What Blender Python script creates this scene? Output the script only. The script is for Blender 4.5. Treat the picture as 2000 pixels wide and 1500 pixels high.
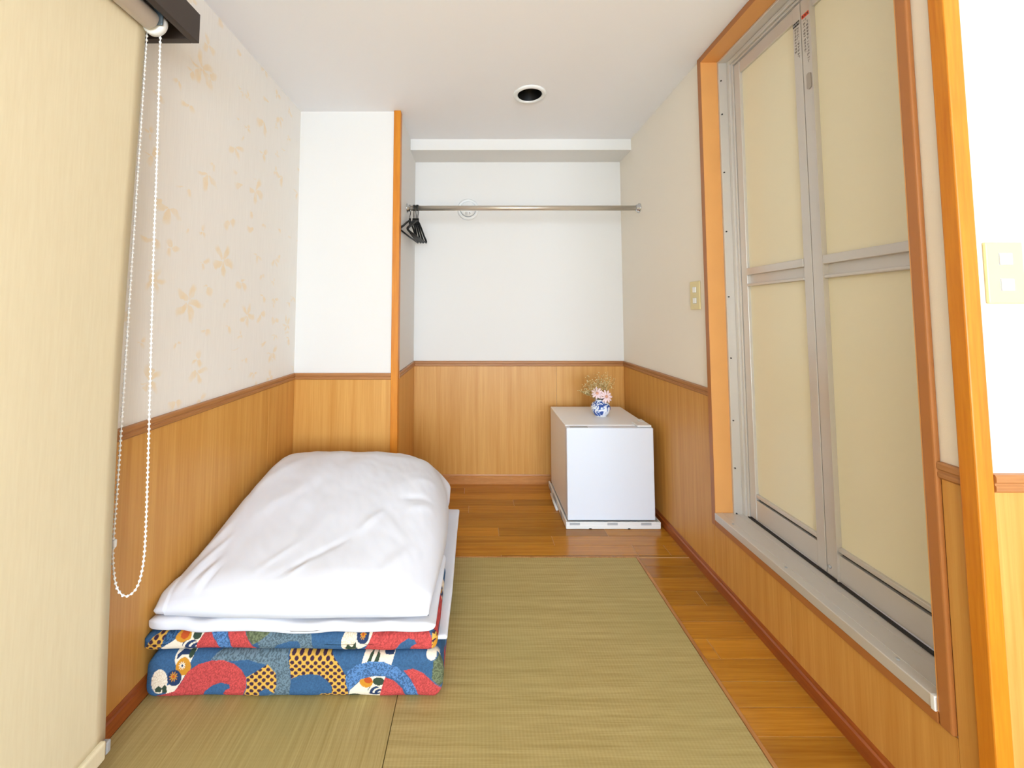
import bpy, bmesh, math, random
import numpy as np
from mathutils import Vector, Matrix, noise

random.seed(7); np.random.seed(7)
for o in list(bpy.data.objects): bpy.data.objects.remove(o)
S = bpy.context.scene
COL = S.collection

# ---------------------------------------------------------------- camera, world, light, exposure
cd = bpy.data.cameras.new('camera'); cam = bpy.data.objects.new('camera', cd); COL.objects.link(cam)
cd.sensor_width = 36.0; cd.sensor_fit = 'HORIZONTAL'
cd.lens = 778.27 / 2000 * 36
cd.shift_x = (1000 - 931.83) / 2000; cd.shift_y = (569.65 - 750) / 2000
cd.clip_start = 0.02
cam.location = (0, 0, 1.05); cam.rotation_euler = (math.pi / 2 + 0.05748, 0, 0.00188)
S.camera = cam

W = bpy.data.worlds.new('daylight'); S.world = W; W.use_nodes = True
nt = W.node_tree; bg = nt.nodes['Background']
bg.inputs[0].default_value = (0.86, 0.93, 1.0, 1); bg.inputs[1].default_value = 1.0

def area(name, loc, size, power, color, rot):
    l = bpy.data.lights.new(name, 'AREA'); l.shape = 'RECTANGLE'; l.size, l.size_y = size; l.energy = power; l.color = color
    o = bpy.data.objects.new(name, l); COL.objects.link(o); o.location = loc; o.rotation_euler = rot
    return o
# daylight through the big sliding window in the wall behind the camera
area('window_daylight', (0.60, -3.06, 1.02), (2.5, 1.9), 102, (0.645, 0.812, 0.995), (-math.pi / 2, 0, math.pi))
# sun falling through that window on to the front-room floor behind the viewpoint
sl = bpy.data.lights.new('sun', 'SUN'); sl.energy = 27.0; sl.angle = 0.02; sl.color = (0.69, 0.86, 1.0)
sun = bpy.data.objects.new('sun', sl); COL.objects.link(sun); sun.location = (1.5, -5, 5)
sun.rotation_euler = Vector((-0.10, 0.62, -0.78)).to_track_quat('-Z', 'Y').to_euler()
S.view_settings.view_transform = 'Standard'; S.view_settings.look = 'None'
S.view_settings.exposure = 0.78; S.view_settings.gamma = 1.0
S.view_settings.use_curve_mapping = False

# ---------------------------------------------------------------- dimensions (metres)
XL, XC, XR = -0.926, -0.407, 0.9265
YB, YC, YBM = 2.548, 2.0256, 2.356
ZC, ZBM, ZR = 2.1104, 2.043, 0.757
YREAR, XFAR, YPOST, YFR = -3.0, 2.5, 0.778, 0.758

# ---------------------------------------------------------------- helpers
def srgb(r, g, b):
    f = lambda c: (c / 255 / 12.92) if c / 255 <= 0.04045 else ((c / 255 + 0.055) / 1.055) ** 2.4
    return (f(r), f(g), f(b), 1.0)

class NT:
    def __init__(self, name):
        self.m = bpy.data.materials.new(name); self.m.use_nodes = True
        self.t = self.m.node_tree; self.b = self.t.nodes['Principled BSDF']
    def n(self, kind, **kw):
        nd = self.t.nodes.new(kind)
        for k, v in kw.items():
            if k.startswith('i_'):
                key = k[2:]; key = int(key) if key.isdigit() else key.replace('_', ' ')
                nd.inputs[key].default_value = v
            else: setattr(nd, k, v)
        return nd
    def l(self, a, b): self.t.links.new(a, b)
    def bump(self, h, strength, dist=0.001):
        bp = self.n('ShaderNodeBump', i_Strength=strength, i_Distance=dist); self.l(h, bp.inputs['Height']); self.l(bp.outputs[0], self.b.inputs['Normal'])

def plain(name, col, rough=0.5, metal=0.0, spec=0.5, bump=0, bscale=200, var=0.0, vscale=8):
    M = NT(name); M.b.inputs['Base Color'].default_value = col
    M.b.inputs['Roughness'].default_value = rough; M.b.inputs['Metallic'].default_value = metal
    M.b.inputs['Specular IOR Level'].default_value = spec
    tc = M.n('ShaderNodeTexCoord')
    if bump:
        nz = M.n('ShaderNodeTexNoise', i_Scale=bscale, i_Detail=3.0); M.l(tc.outputs['Object'], nz.inputs['Vector']); M.bump(nz.outputs[0], bump)
    if var:
        nz = M.n('ShaderNodeTexNoise', i_Scale=vscale, i_Detail=4.0); M.l(tc.outputs['Object'], nz.inputs['Vector'])
        r = M.n('ShaderNodeValToRGB'); c = np.array(col[:3])
        r.color_ramp.elements[0].position = .3; r.color_ramp.elements[1].position = .7
        r.color_ramp.elements[0].color = tuple(c * (1 - var)) + (1,); r.color_ramp.elements[1].color = tuple(np.minimum(c * (1 + var), 1)) + (1,)
        M.l(nz.outputs[0], r.inputs[0]); M.l(r.outputs[0], M.b.inputs['Base Color'])
    return M.m

def wood(name, dark, light, scale, rough=0.4, spec=0.4, rand=0.0, bump=0.06, fine=1.0):
    """stretched-noise grain; scale = frequency along each axis (small along the grain)"""
    M = NT(name); tc = M.n('ShaderNodeTexCoord'); oi = M.n('ShaderNodeObjectInfo')
    off = M.n('ShaderNodeVectorMath', operation='SCALE'); off.inputs[0].default_value = (7.3, 3.1, 5.7); M.l(oi.outputs['Random'], off.inputs['Scale'])
    add = M.n('ShaderNodeVectorMath', operation='ADD'); M.l(tc.outputs['Object'], add.inputs[0]); M.l(off.outputs[0], add.inputs[1])
    mp = M.n('ShaderNodeMapping'); mp.inputs['Scale'].default_value = scale; M.l(add.outputs[0], mp.inputs['Vector'])
    n1 = M.n('ShaderNodeTexNoise', i_Scale=1.0, i_Detail=5.0, i_Roughness=0.65, i_Distortion=0.4); M.l(mp.outputs[0], n1.inputs['Vector'])
    mp2 = M.n('ShaderNodeMapping'); mp2.inputs['Scale'].default_value = tuple(s * 5 for s in scale); M.l(add.outputs[0], mp2.inputs['Vector'])
    n2 = M.n('ShaderNodeTexNoise', i_Scale=1.0, i_Detail=3.0); M.l(mp2.outputs[0], n2.inputs['Vector'])
    mx = M.n('ShaderNodeMix', data_type='FLOAT'); mx.inputs[0].default_value = 0.35 * fine; M.l(n1.outputs[0], mx.inputs[2]); M.l(n2.outputs[0], mx.inputs[3])
    r = M.n('ShaderNodeValToRGB'); r.color_ramp.elements[0].position = .32; r.color_ramp.elements[1].position = .68
    r.color_ramp.elements[0].color = dark; r.color_ramp.elements[1].color = light; M.l(mx.outputs[0], r.inputs[0])
    last = r.outputs[0]
    if rand:
        hv = M.n('ShaderNodeHueSaturation'); mr = M.n('ShaderNodeMapRange'); mr.inputs[3].default_value = 1 - rand; mr.inputs[4].default_value = 1 + rand
        M.l(oi.outputs['Random'], mr.inputs[0]); M.l(mr.outputs[0], hv.inputs['Value']); M.l(last, hv.inputs['Color']); last = hv.outputs[0]
    M.l(last, M.b.inputs['Base Color'])
    M.b.inputs['Roughness'].default_value = rough; M.b.inputs['Specular IOR Level'].default_value = spec
    if bump: M.bump(mx.outputs[0], bump)
    return M.m

def new_obj(name, me, mat=None, parent=None, loc=None):
    o = bpy.data.objects.new(name, me); COL.objects.link(o)
    if mat: me.materials.append(mat)
    if parent is not None:
        o.parent = parent; p = parent.location.copy()
        if parent.parent: p = p + parent.parent.location
        me.transform(Matrix.Translation(-p))
    elif loc is not None:
        me.transform(Matrix.Translation(-Vector(loc))); o.location = loc
    return o

def obj(name, bm, mat=None, parent=None, loc=None, smooth=False):
    me = bpy.data.meshes.new(name); bmesh.ops.recalc_face_normals(bm, faces=bm.faces[:]); bm.to_mesh(me); bm.free()
    if smooth:
        for p in me.polygons: p.use_smooth = True
    return new_obj(name, me, mat, parent, loc)

def raw(name, v, f, mat=None, parent=None, loc=None, smooth=True):
    me = bpy.data.meshes.new(name); me.from_pydata([tuple(p) for p in v], [], f); me.update()
    if smooth:
        for p in me.polygons: p.use_smooth = True
    return new_obj(name, me, mat, parent, loc)

def B(): return bmesh.new()
def box(bm, x0, x1, y0, y1, z0, z1, bev=0.0, seg=2):
    vs = [bm.verts.new((x, y, z)) for x in (x0, x1) for y in (y0, y1) for z in (z0, z1)]
    fs = [bm.faces.new([vs[i] for i in q]) for q in ((0,1,3,2),(4,6,7,5),(0,4,5,1),(2,3,7,6),(0,2,6,4),(1,5,7,3))]
    if bev:
        es = list({e for f in fs for e in f.edges})
        bmesh.ops.bevel(bm, geom=es, offset=bev, segments=seg, profile=0.5, affect='EDGES')
    return bm
def bx(*a, **k): return box(B(), *a, **k)

def cyl(bm, p0, p1, r0, r1=None, n=20, cap=True):
    p0, p1 = Vector(p0), Vector(p1); r1 = r0 if r1 is None else r1
    d = (p1 - p0).normalized(); a = d.orthogonal().normalized(); b = d.cross(a)
    A = [bm.verts.new(p0 + (a * math.cos(t) + b * math.sin(t)) * r0) for t in [2 * math.pi * i / n for i in range(n)]]
    C = [bm.verts.new(p1 + (a * math.cos(t) + b * math.sin(t)) * r1) for t in [2 * math.pi * i / n for i in range(n)]]
    for i in range(n): f = bm.faces.new((A[i], A[(i+1) % n], C[(i+1) % n], C[i])); f.smooth = True
    if cap: bm.faces.new(A[::-1]); bm.faces.new(C)
    return bm
def tube(bm, pts, r, n=8):
    pts = [Vector(p) for p in pts]; rings = []
    up = None
    for i, p in enumerate(pts):
        d = (pts[min(i+1, len(pts)-1)] - pts[max(i-1, 0)]).normalized()
        a = d.orthogonal().normalized() if up is None else (up - d * up.dot(d)).normalized()
        up = a; b = d.cross(a); rr = r[i] if isinstance(r, (list, tuple)) else r
        rings.append([bm.verts.new(p + (a * math.cos(t) + b * math.sin(t)) * rr) for t in [2 * math.pi * k / n for k in range(n)]])
    for R0, R1 in zip(rings, rings[1:]):
        for k in range(n): f = bm.faces.new((R0[k], R0[(k+1) % n], R1[(k+1) % n], R1[k])); f.smooth = True
    bm.faces.new(rings[0][::-1]); bm.faces.new(rings[-1])
    return bm
def lathe(bm, prof, c, n=32, axis='Z', cap=True):
    """prof: list of (radius, height) ; c centre"""
    rings = []
    for r, h in prof:
        ring = []
        for k in range(n):
            t = 2 * math.pi * k / n; u, v = r * math.cos(t), r * math.sin(t)
            p = (c[0]+u, c[1]+v, c[2]+h) if axis == 'Z' else ((c[0]+u, c[1]+h, c[2]+v) if axis == 'Y' else (c[0]+h, c[1]+u, c[2]+v))
            ring.append(bm.verts.new(p))
        rings.append(ring)
    for R0, R1 in zip(rings, rings[1:]):
        for k in range(n): f = bm.faces.new((R0[k], R0[(k+1) % n], R1[(k+1) % n], R1[k])); f.smooth = True
    if cap: bm.faces.new(rings[0]); bm.faces.new(rings[-1])
    return bm
def prism(bm, prof, p0, p1, nrm):
    """extrude profile [(out, z)] from p0 to p1 (xy), out along nrm"""
    A = [bm.verts.new((p0[0] + nrm[0]*o, p0[1] + nrm[1]*o, z)) for o, z in prof]
    C = [bm.verts.new((p1[0] + nrm[0]*o, p1[1] + nrm[1]*o, z)) for o, z in prof]
    n = len(prof)
    for i in range(n): bm.faces.new((A[i], A[(i+1) % n], C[(i+1) % n], C[i]))
    bm.faces.new(A[::-1]); bm.faces.new(C)
    return bm

def tag(o, label, cat, group=None, kind=None):
    o['label'] = label; o['category'] = cat
    if group: o['group'] = group
    if kind: o['kind'] = kind
    return o
def struct(o, label, cat): return tag(o, label, cat, kind='structure')
def thing(name, label, cat, loc=(0, 0, 0), group=None, kind=None):
    o = bpy.data.objects.new(name, None); COL.objects.link(o); o.location = loc; o.empty_display_size = .05
    return tag(o, label, cat, group, kind)

# ---------------------------------------------------------------- materials
def wallpaper(name, col, weave=0.25):
    M = NT(name); M.b.inputs['Roughness'].default_value = 0.85; M.b.inputs['Specular IOR Level'].default_value = .2
    g = M.n('ShaderNodeNewGeometry'); M.b.inputs['Base Color'].default_value = col
    n1 = M.n('ShaderNodeTexNoise', i_Scale=420.0, i_Detail=2.0); M.l(g.outputs['Position'], n1.inputs['Vector']); M.bump(n1.outputs[0], weave, .0006)
    return M
m_white = wallpaper('white_wallpaper', srgb(230, 226, 221)).m
m_beige = wallpaper('beige_wallpaper', srgb(246, 236, 221)).m
m_ceil = wallpaper('ceiling_paper', srgb(243, 241, 243)).m

def leaf_paper():
    M = wallpaper('leaf_wallpaper', srgb(240, 232, 221)); g = M.n('ShaderNodeNewGeometry'); N, L = M.n, M.l
    wob = N('ShaderNodeTexNoise', i_Scale=22.0, i_Detail=2.0); L(g.outputs['Position'], wob.inputs['Vector'])
    wsc = N('ShaderNodeVectorMath', operation='SCALE'); wsc.inputs['Scale'].default_value = .035; L(wob.outputs['Color'], wsc.inputs[0])
    wad = N('ShaderNodeVectorMath', operation='ADD'); L(g.outputs['Position'], wad.inputs[0]); L(wsc.outputs[0], wad.inputs[1])
    sp = N('ShaderNodeSeparateXYZ'); L(wad.outputs[0], sp.inputs[0])
    def math_(op, a, b=None, c=None):
        nd = N('ShaderNodeMath', operation=op)
        for i, x in enumerate((a, b, c)):
            if x is None: continue
            if isinstance(x, (int, float)): nd.inputs[i].default_value = x
            else: L(x, nd.inputs[i])
        return nd.outputs[0]
    mask = None
    for sc, off, R, k in ((6.2, 0.0, .40, 2.5), (8.5, 3.7, .36, 1.5)):
        cx = N('ShaderNodeCombineXYZ'); L(math_('MULTIPLY_ADD', sp.outputs[1], sc, off), cx.inputs[0]); L(math_('MULTIPLY_ADD', sp.outputs[2], sc, off), cx.inputs[1])
        v = N('ShaderNodeTexVoronoi', voronoi_dimensions='2D', feature='F1', i_Scale=1.0, i_Randomness=.85); L(cx.outputs[0], v.inputs['Vector'])
        d = N('ShaderNodeVectorMath', operation='SUBTRACT'); L(cx.outputs[0], d.inputs[0]); L(v.outputs['Position'], d.inputs[1])
        ds = N('ShaderNodeSeparateXYZ'); L(d.outputs[0], ds.inputs[0])
        cs = N('ShaderNodeSeparateColor'); L(v.outputs['Color'], cs.inputs[0])
        th = math_('ADD', math_('ARCTAN2', ds.outputs[1], ds.outputs[0]), math_('MULTIPLY', cs.outputs[0], 6.28))
        pet = math_('POWER', math_('ABSOLUTE', math_('COSINE', math_('MULTIPLY', th, k))), .8)
        half = math_('GREATER_THAN', math_('COSINE', math_('MULTIPLY', th, .5)), .15)
        rr = math_('MULTIPLY', math_('MULTIPLY', pet, R), math_('MULTIPLY_ADD', cs.outputs[1], .6, .55))
        inside = N('ShaderNodeMapRange', interpolation_type='SMOOTHSTEP'); L(math_('SUBTRACT', rr, v.outputs['Distance']), inside.inputs[0]); inside.inputs[1].default_value = 0; inside.inputs[2].default_value = .16
        core = math_('GREATER_THAN', v.outputs['Distance'], .03)
        on = math_('GREATER_THAN', cs.outputs[2], .24)
        mk = math_('MULTIPLY', math_('MULTIPLY', inside.outputs[0], math_('MULTIPLY', half, core)), on)
        mask = mk if mask is None else math_('MAXIMUM', mask, mk)
    nz = N('ShaderNodeTexNoise', i_Scale=30.0, i_Detail=3.0); L(g.outputs['Position'], nz.inputs['Vector'])
    fac = math_('MULTIPLY', mask, math_('MULTIPLY', nz.outputs[0], .8))
    # fine vertical weave of the paper
    mp = N('ShaderNodeMapping'); mp.inputs['Scale'].default_value = (300, 300, 10); L(g.outputs['Position'], mp.inputs[0])
    st = N('ShaderNodeTexNoise', i_Scale=1.0, i_Detail=2.0); L(mp.outputs[0], st.inputs['Vector'])
    base = N('ShaderNodeMix', data_type='RGBA'); base.inputs[6].default_value = srgb(237, 231, 223); base.inputs[7].default_value = srgb(247, 242, 234); L(st.outputs[0], base.inputs[0])
    mx = N('ShaderNodeMix', data_type='RGBA'); mx.inputs[7].default_value = srgb(244, 214, 158); L(fac, mx.inputs[0]); L(base.outputs[2], mx.inputs[6])
    L(mx.outputs[2], M.b.inputs['Base Color']); return M.m
m_leaf = leaf_paper()

m_panel = wood('wainscot_laminate', srgb(198, 136, 58), srgb(220, 165, 88), (38, 38, 0.9), rough=.40, spec=.45, bump=.03)
m_rail = wood('dado_rail_wood', srgb(160, 104, 56), srgb(186, 130, 78), (3, 3, 60), rough=.4, bump=.05)
m_bb = wood('baseboard_wood', srgb(140, 68, 22), srgb(172, 92, 38), (2.5, 2.5, 70), rough=.32, spec=.5, bump=.05)
m_bb_back = wood('baseboard_pine', srgb(178, 112, 54), srgb(208, 146, 84), (5, 5, 60), rough=.38, bump=.05)
m_post = wood('post_wood', srgb(196, 110, 16), srgb(220, 142, 36), (45, 45, 2.2), rough=.38, bump=.05)
m_casing = plain('casing_brown', srgb(174, 110, 56), .38, bump=.02, bscale=90, var=.04)
m_jamb = plain('jamb_orange', srgb(224, 160, 92), .4, bump=.02, bscale=90, var=.03)
m_plank = wood('floor_plank', srgb(156, 95, 18), srgb(198, 136, 44), (1.6, 55, 55), rough=.22, spec=.5, rand=.24, bump=.03)
m_joint = plain('floor_joint', srgb(214, 170, 116), .6)
m_alu = plain('aluminium', srgb(214, 209, 203), .36, metal=.4, spec=.5, bump=.01, bscale=300)
m_alu_d = plain('aluminium_shadow_gap', srgb(38, 32, 28), .7)
m_pane = plain('frosted_pane', srgb(238, 229, 200), .32, spec=.4, bump=.015, bscale=500)
m_dark = plain('pelmet_dark', srgb(62, 52, 47), .55, bump=.03, bscale=120)
m_black = plain('black_plastic', srgb(13, 12, 12), .5, spec=.3)
m_hole = plain('downlight_black', srgb(10, 10, 11), .5)
m_wplas = plain('white_plastic', srgb(236, 235, 232), .35)
m_bead = plain('bead_white', srgb(250, 248, 244), .3)
m_steel = plain('steel', srgb(214, 204, 190), .33, metal=.85)
m_chrome = plain('chrome', srgb(205, 208, 212), .15, metal=1.0)
m_fridge = plain('fridge_white', srgb(228, 233, 243), .3, spec=.5)
m_fridge_side = plain('fridge_side', srgb(248, 246, 244), .4, spec=.45)
m_grey = plain('grey_slot', srgb(176, 178, 180), .5)
m_ivory = plain('switch_ivory', srgb(232, 214, 158), .4)
m_rocker = plain('switch_rocker', srgb(250, 248, 244), .35)
m_cotton = plain('white_cotton', srgb(230, 231, 239), .9, spec=.15, bump=.12, bscale=700)

def fabric_blind():
    M = NT('blind_fabric'); M.b.inputs['Roughness'].default_value = .9; M.b.inputs['Specular IOR Level'].default_value = .15
    g = M.n('ShaderNodeNewGeometry'); mp = M.n('ShaderNodeMapping'); mp.inputs['Scale'].default_value = (10, 220, 14); M.l(g.outputs['Position'], mp.inputs[0])
    a = M.n('ShaderNodeTexNoise', i_Scale=1.0, i_Detail=2.0); M.l(mp.outputs[0], a.inputs['Vector'])
    mx = M.n('ShaderNodeMix', data_type='RGBA'); mx.inputs[6].default_value = srgb(228, 212, 176); mx.inputs[7].default_value = srgb(238, 225, 192)
    M.l(a.outputs[0], mx.inputs[0]); M.l(mx.outputs[2], M.b.inputs['Base Color']); return M.m
m_blind = fabric_blind()

def tatami(name, along_y):
    M = NT(name); M.b.inputs['Roughness'].default_value = .7; M.b.inputs['Specular IOR Level'].default_value = .25
    g = M.n('ShaderNodeNewGeometry'); N, L = M.n, M.l
    mp = N('ShaderNodeMapping'); mp.inputs['Scale'].default_value = (260, 9, 1) if along_y else (9, 260, 1); L(g.outputs['Position'], mp.inputs[0])
    st = N('ShaderNodeTexNoise', i_Scale=1.0, i_Detail=3.0, i_Roughness=.6); L(mp.outputs[0], st.inputs['Vector'])
    mp2 = N('ShaderNodeMapping'); mp2.inputs['Scale'].default_value = (70, 2.0, 1) if along_y else (2.0, 70, 1); L(g.outputs['Position'], mp2.inputs[0])
    st2 = N('ShaderNodeTexNoise', i_Scale=1.0, i_Detail=4.0); L(mp2.outputs[0], st2.inputs['Vector'])
    wv = N('ShaderNodeTexWave', wave_type='BANDS', bands_direction='Y' if along_y else 'X', i_Scale=33.0, i_Distortion=.4); L(g.outputs['Position'], wv.inputs['Vector'])
    mx = N('ShaderNodeMix', data_type='FLOAT'); mx.inputs[0].default_value = .5; L(st.outputs[0], mx.inputs[2]); L(st2.outputs[0], mx.inputs[3])
    m2 = N('ShaderNodeMix', data_type='FLOAT'); m2.inputs[0].default_value = .02 if along_y else .07; L(mx.outputs[0], m2.inputs[2]); L(wv.outputs[0], m2.inputs[3])
    r = N('ShaderNodeValToRGB'); r.color_ramp.elements[0].position = .28; r.color_ramp.elements[1].position = .72
    r.color_ramp.elements[0].color = srgb(156, 134, 76); r.color_ramp.elements[1].color = srgb(196, 176, 120)
    L(m2.outputs[0], r.inputs[0])
    big = N('ShaderNodeTexNoise', i_Scale=2.2, i_Detail=3.0); L(g.outputs['Position'], big.inputs['Vector'])
    gm = N('ShaderNodeMix', data_type='RGBA', blend_type='MIX'); gm.inputs[7].default_value = srgb(168, 156, 100)
    gf = N('ShaderNodeMapRange'); gf.inputs[1].default_value = .45; gf.inputs[2].default_value = .75; gf.inputs[4].default_value = .45; L(big.outputs[0], gf.inputs[0])
    L(gf.outputs[0], gm.inputs[0]); L(r.outputs[0], gm.inputs[6]); L(gm.outputs[2], M.b.inputs['Base Color'])
    M.bump(m2.outputs[0], .35, .0015); return M.m
m_tat_x, m_tat_y = tatami('tatami_crosswise', False), tatami('tatami_lengthwise', True)

def print_mat():
    M = NT('futon_print'); M.b.inputs['Roughness'].default_value = .85; M.b.inputs['Specular IOR Level'].default_value = .15
    a = M.n('ShaderNodeAttribute', attribute_name='print'); g = M.n('ShaderNodeNewGeometry')
    mp = M.n('ShaderNodeMapping'); mp.inputs['Scale'].default_value = (160, 300, 700); M.l(g.outputs['Position'], mp.inputs[0])
    nz = M.n('ShaderNodeTexNoise', i_Scale=1.0, i_Detail=2.0); M.l(mp.outputs[0], nz.inputs['Vector'])
    mr = M.n('ShaderNodeMapRange'); mr.inputs[3].default_value = .82; mr.inputs[4].default_value = 1.18; M.l(nz.outputs[0], mr.inputs[0])
    hv = M.n('ShaderNodeHueSaturation'); M.l(mr.outputs[0], hv.inputs['Value']); M.l(a.outputs['Color'], hv.inputs['Color']); M.l(hv.outputs[0], M.b.inputs['Base Color'])
    M.bump(nz.outputs[0], .2); return M.m
m_print = print_mat()

# ---------------------------------------------------------------- the room shell
T = 0.12
def fl(name, label, cat, *a, mat=None): return struct(obj(name, bx(*a), mat, loc=((a[0]+a[1])/2, (a[2]+a[3])/2, a[4])), label, cat)
YT, XT, XS = 1.788, 0.684, -0.222
bm = B(); box(bm, XL - T, XFAR + T, YREAR - T, YB + T, -.12, -.016)
box(bm, XT + .012, XFAR + T, YREAR, YB, -.016, -.0012); box(bm, XL, XT + .012, YT + .006, YB, -.016, -.0012)
floor = struct(obj('floor', bm, m_joint, loc=(.7, .3, -.12)), 'orange-brown board floor running round the tatami mats', 'floor')

wl = fl('wall_left', 'left wall in pale leaf-patterned wallpaper above wooden wainscot', 'wall', XL - T, XL, YREAR - T, YB + T, -.016, ZC + .1, mat=m_leaf)
wc = fl('wall_column', 'white boxed-out column front between the left wall and the orange post', 'wall', XL, XC, YC, YB + T, -.016, ZC + .1, mat=m_white)
wb = fl('wall_back', 'white back wall of the alcove behind the clothes rail', 'wall', XC, XR + T, YB, YB + T, -.016, ZC + .1, mat=m_white)

# right wall with the bathroom door opening
DY0, DY1, DZ0, DZ1 = 0.841, 1.584, 0.262, 2.085
bm = B()
box(bm, XR, XR + T, DY1 + .004, YB, -.016, ZC + .1)
box(bm, XR, XR + T, YFR, DY0 - .004, -.016, ZC + .1)
box(bm, XR, XR + T, DY0 - .004, DY1 + .004, -.016, DZ0 - .004)
box(bm, XR, XR + T, DY0 - .004, DY1 + .004, DZ1 + .004, ZC + .1)
wr = struct(obj('wall_right', bm, m_beige, loc=(XR, 1.6, 0)), 'beige right wall around the folding bathroom door', 'wall')
wf = fl('wall_entrance', 'brightly lit white wall at the far right with a large switch plate', 'wall', XR + T, XFAR + T, YFR, YFR + T, -.016, ZC + .1, mat=m_white)
wq = fl('wall_east', 'white side wall of the front room', 'wall', XFAR, XFAR + T, YREAR, YFR, -.016, ZC + .1, mat=m_white)
WX0, WX1, WZ0, WZ1 = -.70, 1.90, .06, 2.0
bm = B()
box(bm, XL, WX0, YREAR - T, YREAR, -.016, ZC + .1); box(bm, WX1, XFAR, YREAR - T, YREAR, -.016, ZC + .1)
box(bm, WX0, WX1, YREAR - T, YREAR, -.016, WZ0); box(bm, WX0, WX1, YREAR - T, YREAR, WZ1, ZC + .1)
struct(obj('wall_front', bm, m_white, loc=(1, YREAR, 0)), 'white wall behind the viewer holding the big sliding window', 'wall')
win = thing('window_1', 'wide sliding window in aluminium frame lighting the room', 'window', (.6, YREAR, WZ0), kind='structure')
bm = B()
for a in ((WX0, WX1, WZ0, WZ0 + .04), (WX0, WX1, WZ1 - .04, WZ1), (WX0, WX0 + .04, WZ0, WZ1), (WX1 - .04, WX1, WZ0, WZ1), (.57, .63, WZ0, WZ1)):
    box(bm, a[0], a[1], YREAR - .1, YREAR - .07, a[2], a[3])
obj('window_frame', bm, m_alu, win)

# ceiling with a round hole for the downlight
LX, LY, LR = 0.25, 1.862, 0.060
bm = B(); q = .11
x0, x1, y0, y1 = XL, XFAR, YREAR, YB
for a in ((x0, x1, y0, LY - q), (x0, x1, LY + q, y1), (x0, LX - q, LY - q, LY + q), (LX + q, x1, LY - q, LY + q)): box(bm, a[0], a[1], a[2], a[3], ZC, ZC + .1)
n = 40; inner, outer = [], []
for k in range(n):
    t = 2 * math.pi * k / n; c, s = math.cos(t), math.sin(t); m_ = max(abs(c), abs(s))
    inner.append((LX + LR * c, LY + LR * s)); outer.append((LX + q * c / m_, LY + q * s / m_))
iv = [bm.verts.new((*p, ZC)) for p in inner]; ov = [bm.verts.new((*p, ZC)) for p in outer]; tv = [bm.verts.new((*p, ZC + .1)) for p in inner]
for k in range(n):
    j = (k + 1) % n; bm.faces.new((iv[k], iv[j], ov[j], ov[k])); bm.faces.new((iv[k], tv[k], tv[j], iv[j]))
bm.faces.new(tv)
ceil = struct(obj('ceiling', bm, m_ceil, loc=(0, 1, ZC)), 'flat off-white papered ceiling', 'ceiling')
fl('wall_beam', 'shallow white boxed beam across the top of the alcove', 'beam', XC, XR, YBM, YB, ZBM, ZC, mat=m_white)

# wainscot panels: separate laminate sheets on every wall
PT = .004; ZP = ZR - .03
def panel(parent, *a): return obj('panel', bx(*a, bev=.0008, seg=1), m_panel, parent)
for a, b in ((YREAR, -.92), (-.919, -.02), (-.019, .88), (.881, 1.78), (1.781, YC)): panel(wl, XL, XL + PT, a, b, 0, ZP)
panel(wc, XL + PT, -.436, YC - PT, YC, 0, ZP)
alc = panel(wc, XC, XC + PT, YC + .02, YB, 0, ZP)
for a, b in ((XC + PT, .4965), (.4975, XR - PT)): panel(wb, a, b, YB - PT, YB, 0, ZP)
panel(wr, XR - PT, XR, DY1 + .023, YB, 0, ZP)
for a, b in ((DY0 - .0252, 1.2275), (1.2285, DY1 + .022)): panel(wr, XR - PT, XR, a, b, 0, DZ0 - .027)
panel(wr, XR - PT, XR, YPOST, DY0 - .0256, 0, ZP)
for a, b in ((XR + .02, 1.7), (1.701, XFAR)): panel(wf, a, b, YFR - PT, YFR, 0, ZP)
# alcove side wall is papered plain white like the column: part of wall_column's box

RP = [(0, ZR), (.009, ZR), (.011, ZR - .004), (.011, ZR - .013), (.008, ZR - .016), (.008, ZR - .019), (.010, ZR - .021), (.010, ZR - .029), (.006, ZR - .033), (0, ZR - .033)]
TN = [0]
def trim(prof, p0, p1, nrm, mat, label, name=None, cat='trim'):
    if name is None: TN[0] += 1; name = 'trim_%d' % TN[0]
    return struct(obj(name, prism(B(), prof, p0, p1, nrm), mat, loc=(p0[0], p0[1], 0)), label, cat)
trim(RP, (XL, YREAR), (XL, YC), (1, 0), m_rail, 'grooved wooden dado rail along the left wall')
trim(RP, (XL + .009, YC), (-.436, YC), (0, -1), m_rail, 'short wooden dado rail across the column front')
trim(RP, (XC, YC + .02), (XC, YB), (1, 0), m_rail, 'short dado rail on the left side of the alcove')
trim(RP, (XC + .009, YB), (XR - .009, YB), (0, -1), m_rail, 'wooden dado rail across the alcove back wall')
trim(RP, (XR, DY1 + .023), (XR, YB), (-1, 0), m_rail, 'wooden dado rail on the right wall beside the fridge')
trim(RP, (XR, YPOST), (XR, DY0 - .0255), (-1, 0), m_rail, 'stub of dado rail between door casing and corner post')
trim(RP, (XR + .0196, YFR), (XFAR, YFR), (0, -1), m_rail, 'sunlit dado rail below the large switch plate')
def BP(h, d): return [(0, h), (d * .45, h), (d * .6, h - .006), (d * .6, h - .012), (d, h - .016), (d, 0), (0, 0)]
def bb(name, p0, p1, nrm, h, mat, label, d=.012): return trim(BP(h, d), p0, p1, nrm, mat, label, 'baseboard_' + name, 'baseboard')
bb('left', (XL, YREAR), (XL, YC), (1, 0), .053, m_bb, 'dark red-brown baseboard along the left wall')
bb('column', (XL + .012, YC), (-.436, YC), (0, -1), .053, m_bb_back, 'baseboard at the foot of the column behind the bedding')
bb('alcove', (XC, YC + .02), (XC, YB), (1, 0), .053, m_bb_back, 'baseboard at the alcove left side')
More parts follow.
